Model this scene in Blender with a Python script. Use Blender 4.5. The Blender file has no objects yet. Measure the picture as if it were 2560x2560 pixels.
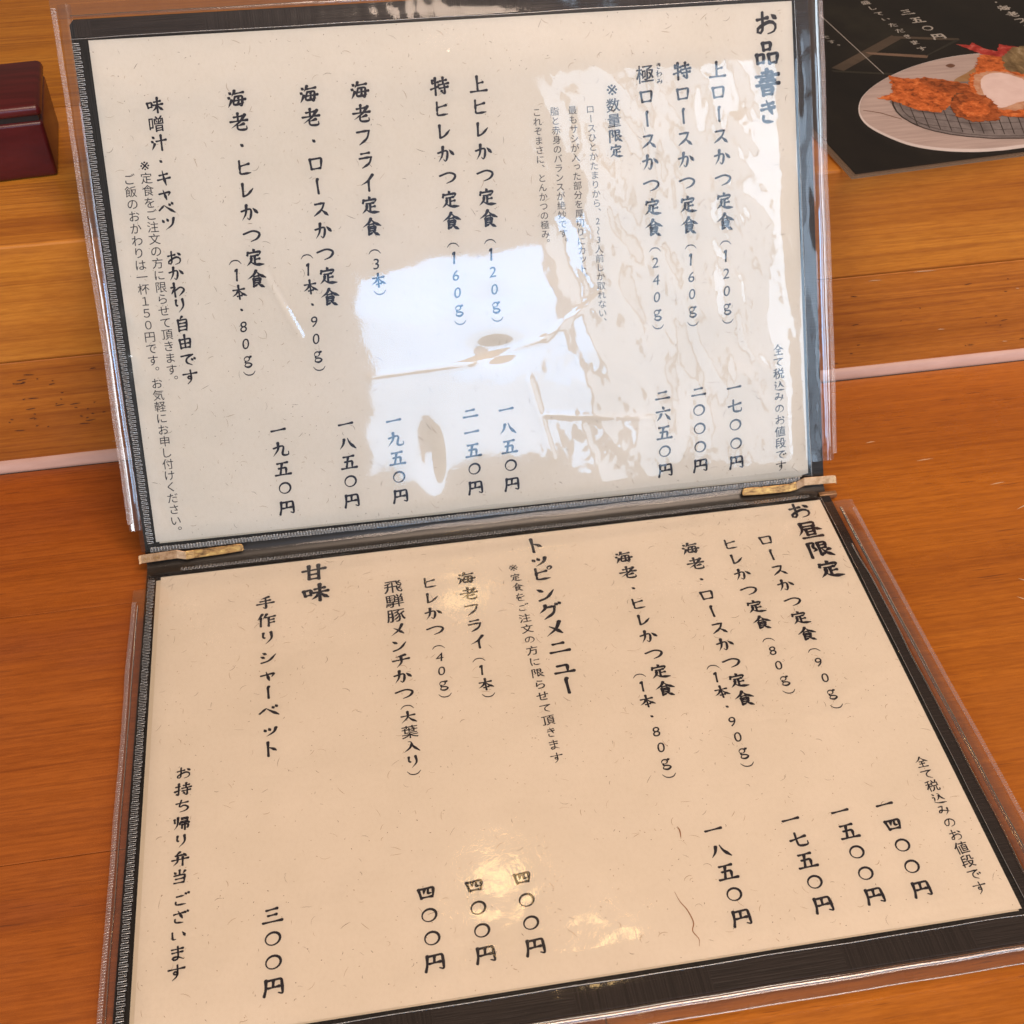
import bpy, math, random
import numpy as np
from mathutils import Vector, Matrix, noise
random.seed(7)
S = bpy.context.scene
COL = S.collection
MM = 0.001

# ------------------------------------------------------------------ camera
cam_d = bpy.data.cameras.new('camera'); cam = bpy.data.objects.new('camera', cam_d); COL.objects.link(cam)
cam.location = (0.092770, -0.406465, 0.395203)
cam.rotation_euler = (0.824825, 0.007746, -0.160784)
cam_d.sensor_width = 36; cam_d.lens = 36*3.18534/2.560
cam_d.clip_start = 0.01; cam_d.clip_end = 50
cam_d.dof.use_dof = True; cam_d.dof.focus_distance = 0.50; cam_d.dof.aperture_fstop = 42
S.camera = cam

# ------------------------------------------------------------------ light
w = bpy.data.worlds.new('World'); S.world = w; w.use_nodes = True
w.node_tree.nodes['Background'].inputs[0].default_value = (1.0, 0.84, 0.66, 1)
w.node_tree.nodes['Background'].inputs[1].default_value = 0.12

def area(name, loc, target, sx, sy, watt, col):
    l = bpy.data.lights.new(name, 'AREA'); l.shape = 'RECTANGLE'; l.size = sx; l.size_y = sy
    l.energy = watt; l.color = col
    o = bpy.data.objects.new(name, l); COL.objects.link(o); o.location = loc
    o.rotation_euler = (Vector(target)-Vector(loc)).to_track_quat('-Z', 'Y').to_euler()
    return o
def rad_watt(L, sx, sy): return L*math.pi*sx*sy
# two panes of the restaurant window behind the photographer, facing the counter
for wz, wl, wc in ((1.585, 9.0, (.30, .60, 1.0)), (1.385, 7.8, (.33, .62, 1.0)), (1.185, 6.2, (.42, .68, 1.0))):
    area('window_light', (0.395, -2.4, wz), (0.395, 0, wz), 0.53, 0.199, rad_watt(wl, .53, .2), wc)
for wx, ww, wl in ((0.86, .24, 3.6), (1.14, .24, 2.9), (1.46, .34, 5.8)):
    area('window_light_side', (wx, -2.42, 1.60), (wx, 0, 1.60), ww, 1.30, rad_watt(wl, ww, 1.30), (0.58, 0.78, 1.0))
area('fill_light_left', (-1.7, -2.2, .80), (0, 0, .1), 1.3, 1.4, rad_watt(7.2, 1.3, 1.4), (0.90, 0.95, 1.0))  # unseen daylight fill added at left to brighten the raised page
area('fill_light_right', (2.5, -1.7, 1.45), (.1, 0, .05), 1.3, 1.4, rad_watt(6.0, 1.3, 1.4), (0.76, 0.89, 1.0))  # second added fill, cool, at right and outside the film's mirror angles
# added warm key lamp above and behind the diner, to brighten both pages
area('key_light', (0.65, -0.85, 2.1), (0.2, 0.0, 0), 1.2, 1.2, rad_watt(10.4, 1.2, 1.2), (1.0, 0.765, 0.60))
def bulb(name, loc, watt, r, col=(1.0, 0.66, 0.28)):
    l = bpy.data.lights.new(name, 'POINT'); l.energy = watt; l.color = col; l.shadow_soft_size = r
    o = bpy.data.objects.new(name, l); COL.objects.link(o); o.location = loc
bulb('pendant_bulb', (0.204, 0.447, 1.03), 0.36, 0.026)
bulb('pendant_bulb', (0.30, 0.305, 0.967), 0.20, 0.02)
bulb('pendant_bulb', (0.235, 0.877, 0.93), 0.6, 0.02)
S.view_settings.view_transform = 'Standard'; S.view_settings.look = 'None'
S.view_settings.exposure = 0.10; S.view_settings.gamma = 1
S.cycles.max_bounces = 12; S.cycles.transparent_max_bounces = 24
S.cycles.use_adaptive_sampling = True; S.cycles.adaptive_threshold = 0.01
S.cycles.sample_clamp_indirect = 6
S.cycles.use_denoising = True

# ------------------------------------------------------------------ material helpers
class N:
    def __init__(s, name):
        s.m = bpy.data.materials.new(name); s.m.use_nodes = True; s.t = s.m.node_tree; s.t.nodes.clear()
        s.out = s.add('ShaderNodeOutputMaterial')
    def add(s, ty, **kw):
        n = s.t.nodes.new(ty)
        for k, v in kw.items(): setattr(n, k, v)
        return n
    def link(s, a, b): s.t.links.new(a, b)
    def val(s, sock, v):
        if isinstance(v, bpy.types.NodeSocket): s.link(v, sock)
        else: sock.default_value = v
    def coords(s, scale=(1, 1, 1), rot=(0, 0, 0), loc=(0, 0, 0), use='Object'):
        tc = s.add('ShaderNodeTexCoord'); mp = s.add('ShaderNodeMapping')
        s.link(tc.outputs[use], mp.inputs[0]); mp.inputs['Scale'].default_value = scale
        mp.inputs['Rotation'].default_value = rot; mp.inputs['Location'].default_value = loc
        return mp.outputs[0]
    def noise(s, vec, scale=1, detail=4, rough=.5, dist=0):
        n = s.add('ShaderNodeTexNoise'); s.link(vec, n.inputs['Vector'])
        n.inputs['Scale'].default_value = scale; n.inputs['Detail'].default_value = detail
        n.inputs['Roughness'].default_value = rough; n.inputs['Distortion'].default_value = dist
        return n.outputs['Fac']
    def ramp(s, fac, stops):
        r = s.add('ShaderNodeValToRGB'); s.link(fac, r.inputs[0])
        e = r.color_ramp.elements
        while len(e) < len(stops): e.new(0.5)
        for el, (p, c) in zip(e, stops):
            el.position = p; el.color = (c[0], c[1], c[2], 1) if hasattr(c, '__len__') else (c, c, c, 1)
        return r.outputs[0]
    def mix(s, fac, a, b, mode='MIX'):
        n = s.add('ShaderNodeMix', data_type='RGBA', blend_type=mode)
        s.val(n.inputs[0], fac); s.val(n.inputs[6], a if not isinstance(a, tuple) else (*a, 1)[:4]); s.val(n.inputs[7], b if not isinstance(b, tuple) else (*b, 1)[:4])
        return n.outputs[2]
    def math(s, op, a, b=0.0, clamp=False):
        n = s.add('ShaderNodeMath', operation=op, use_clamp=clamp); s.val(n.inputs[0], a); s.val(n.inputs[1], b); return n.outputs[0]
    def bump(s, h, strength=.3, dist=.001):
        b = s.add('ShaderNodeBump'); s.link(h, b.inputs['Height']); b.inputs['Strength'].default_value = strength
        b.inputs['Distance'].default_value = dist; return b.outputs[0]
    def pbr(s, base, rough=.5, metal=0, spec=.5, normal=None, coat=0, coat_rough=.05):
        p = s.add('ShaderNodeBsdfPrincipled')
        s.val(p.inputs['Base Color'], (*base, 1)[:4] if isinstance(base, tuple) else base)
        s.val(p.inputs['Roughness'], rough); s.val(p.inputs['Metallic'], metal)
        s.val(p.inputs['Specular IOR Level'], spec); p.inputs['Coat Weight'].default_value = coat
        p.inputs['Coat Roughness'].default_value = coat_rough
        if normal is not None: s.link(normal, p.inputs['Normal'])
        s.link(p.outputs[0], s.out.inputs[0]); return p

def wood(name, dark, mid, light, off=0.0, pore=.35, rough=.34, coat=.25, line=.5, lsc=330, band=1.0):
    n = N(name)
    base = n.noise(n.coords((2.2, 26, 26), loc=(off, off*3, off)), 1, 5, .55, .6)
    c = n.ramp(base, [(.28, dark), (.5, mid), (.72, light)])
    rings = n.noise(n.coords((5, 190, 190), loc=(off*2, off, off)), 1, 3, .6, .8)
    ln = n.noise(n.coords((2.2, lsc, lsc), loc=(off*3, off, 1)), 1, 2, .5, .5)
    lz = n.noise(n.coords((6, 40, 40), loc=(off*5, 2, 1)), 1, 2, .5)
    lm = n.math('MULTIPLY', n.ramp(ln, [(.50, 0), (.60, 1), (.66, .2)]), n.ramp(lz, [(.35, .2), (.6, 1)]))
    fib = n.noise(n.coords((120, 1000, 1000), loc=(1, off, 0)), 1, 2, .6)
    c = n.mix(.42*band, c, n.mix(n.ramp(rings, [(.35, 0), (.62, 1)]), (.66, .54, .46), (1.12, 1.12, 1.12)), 'MULTIPLY')
    c = n.mix(n.math('MULTIPLY', lm, line), c, (.17, .038, .008))
    c = n.mix(.5, c, n.mix(n.ramp(fib, [(.35, 0), (.6, 1)]), (.74, .66, .58), (1.08, 1.08, 1.08)), 'MULTIPLY')
    fine = n.noise(n.coords((14, 900, 900), loc=(off, 0, off)), 1, 2, .6)
    c = n.mix(.3, c, n.mix(n.ramp(fine, [(.36, 0), (.56, 1)]), (.58, .48, .40), (1.1, 1.1, 1.1)), 'MULTIPLY')
    pores = n.noise(n.coords((60, 1100, 1100), loc=(0, off, 0)), 1, 1, .5)
    pmask = n.ramp(pores, [(.66, 0), (.72, 1)])
    pzone = n.ramp(n.noise(n.coords((9, 30, 30), loc=(off, 1, 2)), 1, 3, .5), [(.45, 0), (.65, 1)])
    c = n.mix(n.math('MULTIPLY', n.math('MULTIPLY', pmask, pzone), pore), c, (.10, .025, .008))
    big = n.noise(n.coords((3, 5, 5), loc=(off+4, 1, off)), 1, 3, .5)
    c = n.mix(n.ramp(big, [(.35, .28), (.6, 0)]), c, (.34, .10, .022))
    h = n.math('ADD', n.math('MULTIPLY', fine, .6), n.math('MULTIPLY', rings, .4))
    wear = n.noise(n.coords((40, 60, 60)), 1, 3, .6)
    n.pbr(c, n.ramp(wear, [(.3, rough-.06), (.7, rough+.10)]), spec=.35, normal=n.bump(h, .22, .0004), coat=coat, coat_rough=.14)
    return n.m
M = {}
M['riser_a'] = wood('pine_riser_light', (.38, .130, .014), (.50, .190, .022), (.58, .245, .032), 0.3, rough=.38)
M['riser_b'] = wood('pine_riser_dark', (.28, .085, .010), (.40, .132, .016), (.50, .180, .024), 3.7, .75, rough=.40)
M['ledge'] = wood('pine_ledge_top', (.34, .122, .010), (.44, .165, .014), (.50, .20, .020), 6.1, rough=.40, coat=.1)
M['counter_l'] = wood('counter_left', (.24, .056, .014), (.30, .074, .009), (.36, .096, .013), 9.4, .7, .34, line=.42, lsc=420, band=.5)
M['counter_r'] = wood('counter_right', (.32, .088, .008), (.38, .110, .010), (.44, .138, .014), 12.8, .85, .28, line=.22, lsc=420, band=.5)
def flat(name, col, rough=.6, **k):
    n = N(name); n.pbr(col, rough, **k); return n.m
M['groove'] = flat('dark_groove', (.03, .012, .006), .9)
n = N('pink_caulk'); n.pbr(n.mix(n.noise(n.coords((60, 300, 300)), 1, 3), (.36, .20, .155), (.50, .30, .245)), .45); M['caulk'] = n.m
def paper(name, a, b, off):
    n = N(name)
    f1 = n.noise(n.coords((25, 25, 25), loc=(off, 0, 0)), 1, 4, .6); f2 = n.noise(n.coords((700, 500, 500)), 1, 3, .7)
    c = n.mix(n.ramp(f1, [(.3, 0), (.7, 1)]), a, b)
    c = n.mix(n.ramp(f2, [(.25, .10), (.55, 0)]), c, (.52, .42, .30))
    f3 = n.noise(n.coords((22, 30, 30), loc=(off, 3, 1)), 1, 3, .5, .4)
    b1 = n.add('ShaderNodeBump'); n.link(f3, b1.inputs['Height']); b1.inputs['Strength'].default_value = .30; b1.inputs['Distance'].default_value = .006
    b2 = n.add('ShaderNodeBump'); n.link(f2, b2.inputs['Height']); b2.inputs['Strength'].default_value = .30; b2.inputs['Distance'].default_value = .0002; n.link(b1.outputs[0], b2.inputs['Normal'])
    n.pbr(c, .85, spec=.2, normal=b2.outputs[0]); return n.m
M['paper'] = paper('cream_washi_paper', (.80, .735, .645), (.84, .775, .69), 0)
M['paper_edge'] = flat('paper_backing', (.74, .66, .54), .9)
M['ink'] = flat('blue_black_ink', (.016, .014, .026), .55, spec=.3)
M['fibre'] = flat('brown_fibre', (.36, .23, .12), .9)
M['fibre_dark'] = flat('dark_fibre', (.16, .09, .05), .9)
# patched black brushed leatherette, brushing turns every 45 mm
n = N('black_brushed_leatherette')
v = n.coords((1, 1, 1)); sep = n.add('ShaderNodeSeparateXYZ'); n.link(v, sep.inputs[0])
ck = n.math('FLOOR', n.math('MULTIPLY', n.math('ADD', sep.outputs[0], .009), 1/.0455))
alt = n.math('MODULO', n.math('ABSOLUTE', ck), 2.0)
s1 = n.noise(n.coords((2200, 40, 40)), 1, 2, .6); s2 = n.noise(n.coords((40, 1700, 1700)), 1, 2, .6)
st = n.mix(alt, s1, s2)
col = n.mix(n.ramp(st, [(.35, 0), (.68, 1)]), (.005, .004, .004), (.026, .021, .020))
n.pbr(col, .5, spec=.25, normal=n.bump(st, .55, .0004)); M['cover'] = n.m
M['cover_edge'] = flat('black_board_edge', (.012, .010, .010), .45)
def film(name, mult=2.0, rough=.035, tint=(.965, .965, .965), bs=.10, bscale=160, fine=0.05, haze=0.0, hcol=(.8,.72,.7), soft=.22):
    n = N(name)
    b1 = n.noise(n.coords((bscale, bscale, bscale)), 1, 3, .55, .5)
    b2 = n.noise(n.coords((1500, 300, 300)), 1, 2, .6)
    nm = n.bump(n.math('ADD', b1, n.math('MULTIPLY', b2, fine)), bs, .0006)
    fr = n.add('ShaderNodeFresnel'); fr.inputs[0].default_value = 1.5; n.link(nm, fr.inputs[1])
    gl = n.add('ShaderNodeBsdfGlossy'); gl.inputs['Roughness'].default_value = rough; n.link(nm, gl.inputs['Normal'])
    gl2 = n.add('ShaderNodeBsdfGlossy'); gl2.inputs['Roughness'].default_value = .20; n.link(nm, gl2.inputs['Normal'])
    mg = n.add('ShaderNodeMixShader'); mg.inputs[0].default_value = soft; n.link(gl.outputs[0], mg.inputs[1]); n.link(gl2.outputs[0], mg.inputs[2])
    tr = n.add('ShaderNodeBsdfTransparent'); tr.inputs[0].default_value = (*tint, 1)
    base = tr.outputs[0]
    if haze > 0:
        df = n.add('ShaderNodeBsdfDiffuse'); df.inputs[0].default_value = (*hcol, 1)
        mh = n.add('ShaderNodeMixShader'); mh.inputs[0].default_value = haze; n.link(base, mh.inputs[1]); n.link(df.outputs[0], mh.inputs[2]); base = mh.outputs[0]
    mx = n.add('ShaderNodeMixShader'); n.link(n.math('MULTIPLY', fr.outputs[0], mult, True), mx.inputs[0])
    n.link(base, mx.inputs[1]); n.link(mg.outputs[0], mx.inputs[2]); n.link(mx.outputs[0], n.out.inputs[0])
    return n.m
M['film_up'] = film('clear_film_upper', 2.2, .036, bs=.03, bscale=90, soft=.28)
M['film_lo'] = film('clear_film_lower', 2.0, .07, bs=.07, bscale=150, fine=.25, soft=.34)
M['film_sp'] = film('clear_film_spine', .8, .10, bs=.1, bscale=100)
M['sleeve'] = film('clear_vinyl_sleeve', 4.4, .045, (.91, .87, .86), bs=.05, bscale=50, haze=.05, hcol=(.60, .42, .37))
M['sleeve_in'] = film('clear_vinyl_over_board', 1.7, .07, (.95, .93, .92), bs=.12, bscale=60, haze=.02, hcol=(.62, .42, .36))
M['weld'] = film('clear_vinyl_weld', 3.5, .16, (.80, .78, .77), bs=.3, bscale=500, haze=.46, hcol=(.46, .44, .43))
M['weld_out'] = film('clear_vinyl_weld_edge', 3.5, .16, (.85, .80, .79), bs=.3, bscale=500, haze=.40, hcol=(.60, .44, .40))
n = N('brass_clip'); t = n.noise(n.coords((420, 420, 420)), 1, 4, .65)
n.pbr(n.ramp(t, [(.35, (.28, .15, .07)), (.6, (.44, .26, .14))]), .36, metal=.7, normal=n.bump(t, .15, .0002)); M['brass'] = n.m
n = N('tarnished_gold_clip'); t = n.noise(n.coords((260, 700, 700)), 1, 5, .7)
n.pbr(n.ramp(t, [(.34, (.10, .055, .025)), (.48, (.36, .19, .07)), (.62, (.50, .30, .10)), (.72, (.72, .45, .15))]), .40, metal=.85, normal=n.bump(t, .2, .0002)); M['gold'] = n.m
n = N('red_lacquer'); t = n.noise(n.coords((14, 200, 90)), 1, 4, .6)
n.pbr(n.mix(n.ramp(t, [(.3, 0), (.7, 1)]), (.045, .004, .005), (.095, .009, .010)), .34, spec=.4, coat=.15, coat_rough=.08, normal=n.bump(t, .08, .0003)); M['lacquer'] = n.m
M['stick'] = flat('brown_fibre_strand', (.30, .13, .05), .8)

# ------------------------------------------------------------------ geometry helpers
def setp(o, label=None, cat=None, group=None, kind=None):
    for k, v_ in (('label', label), ('category', cat), ('group', group), ('kind', kind)):
        if v_: o[k] = v_
    return o
def empty(name, loc, label, cat, group=None):
    o = bpy.data.objects.new(name, None); COL.objects.link(o); o.location = loc; o.empty_display_size = .01
    return setp(o, label, cat, group)
def off(parent):
    v = Vector((0, 0, 0))
    while parent is not None: v += Vector(parent.location); parent = parent.parent
    return v
def obj(name, verts, faces, mat, parent=None, smooth=False, mats=None, fm=None):
    d = off(parent)
    me = bpy.data.meshes.new(name)
    me.from_pydata([(p[0]-d.x, p[1]-d.y, p[2]-d.z) for p in verts], [], faces)
    for m_ in (mats or [mat]): me.materials.append(m_)
    if fm: me.polygons.foreach_set('material_index', fm)
    if smooth: me.polygons.foreach_set('use_smooth', [True]*len(me.polygons))
    me.update()
    o = bpy.data.objects.new(name, me); COL.objects.link(o)
    if parent is not None: o.parent = parent
    return o
class MB:
    def __init__(s): s.v = []; s.f = []; s.m = []
    def add(s, vs, fs, mi=0):
        k = len(s.v); s.v += [tuple(p) for p in vs]; s.f += [tuple(i+k for i in f) for f in fs]; s.m += [mi]*len(fs)
    def build(s, name, mat, parent=None, smooth=False, mats=None):
        return obj(name, s.v, s.f, mat, parent, smooth, mats, s.m if mats else None)
BOXF = [(0, 3, 2, 1), (4, 5, 6, 7), (0, 1, 5, 4), (1, 2, 6, 5), (2, 3, 7, 6), (3, 0, 4, 7)]
def box8(x0, x1, y0, y1, z0, z1):
    return [(x0, y0, z0), (x1, y0, z0), (x1, y1, z0), (x0, y1, z0), (x0, y0, z1), (x1, y0, z1), (x1, y1, z1), (x0, y1, z1)]
def bevel(o, wd, seg=2):
    b = o.modifiers.new('bevel', 'BEVEL'); b.width = wd; b.segments = seg; b.limit_method = 'ANGLE'; b.harden_normals = False
# page frames, millimetres -> world metres; w is height above the page
TH = 1.013061; UO = (0.000342, 0.015357, 0.007154)
ux = Vector((0.999930, -0.006259, -0.010033)); uy = Vector((0.011825, 0.529229, 0.848396)); un = ux.cross(uy)
def U(x, y, h=0.0): return Vector(UO)+ux*(x*MM)+uy*(y*MM)+un*(h*MM)
def L(x, y, h=0.0): return Vector((x*MM, y*MM, h*MM))
def grid(fr, x0, x1, y0, y1, hf, step):
    nx = max(1, int(round((x1-x0)/step))); ny = max(1, int(round((y1-y0)/step)))
    vs = []
    for j in range(ny+1):
        y = y0+(y1-y0)*j/ny
        for i in range(nx+1):
            x = x0+(x1-x0)*i/nx; vs.append(fr(x, y, hf(x, y)))
    fs = [(j*(nx+1)+i, j*(nx+1)+i+1, (j+1)*(nx+1)+i+1, (j+1)*(nx+1)+i) for j in range(ny) for i in range(nx)]
    return vs, fs
def nz(x, y, sx, sy, k=0.0): return noise.noise(Vector((x/sx, y/sy, k)))
def sheet_box(fr, pts, h0, h1):
    return [fr(p[0], p[1], h0) for p in pts]+[fr(p[0], p[1], h1) for p in pts], [tuple(reversed(range(len(pts)))), tuple(range(len(pts), 2*len(pts)))]+[(i, (i+1) % len(pts), len(pts)+(i+1) % len(pts), len(pts)+i) for i in range(len(pts))]

# ------------------------------------------------------------------ the setting
ZT = -0.0045
def rot_edge(x, y):           # the ledge runs a fraction of a degree off the menu's axis
    return (x, y+(x+.079)*.0069)
def plank(name, x0, x1, y0, y1, z0, z1, mat, parent, skew=False, bw=.0006):
    vs = box8(x0, x1, y0, y1, z0, z1)
    if skew: vs = [(*rot_edge(p[0], p[1]), p[2]) for p in vs]
    o = obj(name, vs, BOXF, mat, parent); bevel(o, bw, 2); return o
counter = obj('counter_top', box8(-.9, 1.3, -.9, .0925, -.05, -.030), BOXF, M['groove']); setp(counter, kind='structure')
ys = [.0925, -.0082, -.1320, -.2560, -.380, -.52, -.70, -.90]
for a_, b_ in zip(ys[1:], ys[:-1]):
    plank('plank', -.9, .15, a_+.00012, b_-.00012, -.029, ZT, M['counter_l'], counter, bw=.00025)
rp = plank('plank', .1503, 1.3, -.9, .0925, -.029, ZT, M['counter_r'], counter)
ledge = obj('ledge', [(*rot_edge(p[0], p[1]), p[2]) for p in box8(-.9, 1.3, .12, .88, -.03, .09)], BOXF, M['groove']); setp(ledge, kind='structure')
plank('riser_board', -.9, 1.3, .0920, .1190, -.03, .0560, M['riser_b'], ledge, True, .0004)
plank('riser_board', -.9, 1.3, .0918, .2250, .0561, .1148, M['riser_a'], ledge, True, .0012)
tops = [(.2252, .3600), (.3602, .4800), (.4802, .88)]
for a_, b_ in tops: plank('top_board', -.9, 1.3, a_, b_, .091, .1148, M['ledge'], ledge, True, .0002)
# pale pink sealant bead in the corner between counter and riser
prof = [(.0922, ZT-.001), (.0885, ZT-.0005), (.0889, ZT+.0012), (.0904, ZT+.0036), (.0917, ZT+.0052), (.0922, ZT+.0053)]
mb = MB(); nx = 120
vs = []
for i in range(nx+1):
    x = -.9+2.2*i/nx
    for (py, pz) in prof: vs.append((*rot_edge(x, py+.0003*nz(x*1000, 0, 40, 1)), pz+.0002*nz(x*1000, 5, 25, 1)))
k = len(prof)
mb.add(vs, [(i*k+j, (i+1)*k+j, (i+1)*k+j+1, i*k+j+1) for i in range(nx) for j in range(k-1)])
mb.build('sealant_bead', M['caulk'], ledge, True)
obj('joint_gap', [(*rot_edge(p[0], p[1]), p[2]) for p in box8(-.9, 1.3, .08795, .0886, ZT-.001, ZT+.00008)], BOXF, M['groove'], ledge)
# dents and pale scuffs worn into the wood
def ribbon(mb, pts, ws, frame, h, mi=0):
    P = [Vector((p[0], p[1])) for p in pts]; vs = []
    for i, p in enumerate(P):
        t = (P[min(i+1, len(P)-1)]-P[max(i-1, 0)]); t = t.normalized() if t.length > 1e-9 else Vector((1, 0))
        nn = Vector((-t.y, t.x))*ws[i]/2
        vs += [frame(p.x+nn.x, p.y+nn.y, h), frame(p.x-nn.x, p.y-nn.y, h)]
    mb.add(vs, [(2*i, 2*i+1, 2*i+3, 2*i+2) for i in range(len(P)-1)], mi)
RF = lambda x, y, h: Vector((x*MM, .0918+(x*MM+.079)*.0069-.00005, ZT+y*MM))
M['scuff'] = flat('pale_scuff', (.50, .30, .17), .7); M['dent'] = flat('dark_dent', (.07, .018, .008), .8)
Tf = lambda x, y, h: Vector((x*MM, y*MM, ZT+.00006))
mb = MB()
for (x, y, l, a_) in [(361,24,9,.05),(388,2,8,.1),(393,-15,9,.35),(340,41,5,.1),(372,-60,6,-.6),(366,-70,5,-.7),(420,-72,4,.2)]:
    c_, s_ = math.cos(a_), math.sin(a_)
    ribbon(mb, [(x+c_*l*(t-.5), y+s_*l*(t-.5)+.25*math.sin(t*3)) for t in (0, .25, .5, .75, 1)], [.05, .4, .65, .35, .05], Tf, 0)
mb.build('scuff_mark', M['scuff'], rp)['kind'] = 'stuff'
rd = random.Random(11); mb = MB()
for i in range(70):
    x, y, l = (rd.uniform(-90, -15), rd.uniform(22, 54), rd.choice([1, 1.5, 3, 5])) if i < 50 else (rd.uniform(335, 460), rd.uniform(8, 52), rd.choice([1, 2, 4]))
    ribbon(mb, [(x+l*t, y+.2*math.sin(x+t*3)) for t in (0, .3, .7, 1)], [.08, .5, .4, .06], RF, 0)
mb.build('pit_marks', M['dent'], ledge)['kind'] = 'stuff'
mb = MB()
for (x, y, l) in [(394, 23.6, 4), (432, 11.4, 3), (377, 60, 12), (352, 57.5, 7), (-20, 10, 9), (430, 44, 2)]:
    ribbon(mb, [(x-l/2+l*t, y+.15*math.sin(t*5)) for t in (0, .3, .7, 1)], [.05, .5, .35, .05], RF, 0)
mb.build('chip_marks', M['scuff'], ledge)['kind'] = 'stuff'

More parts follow.
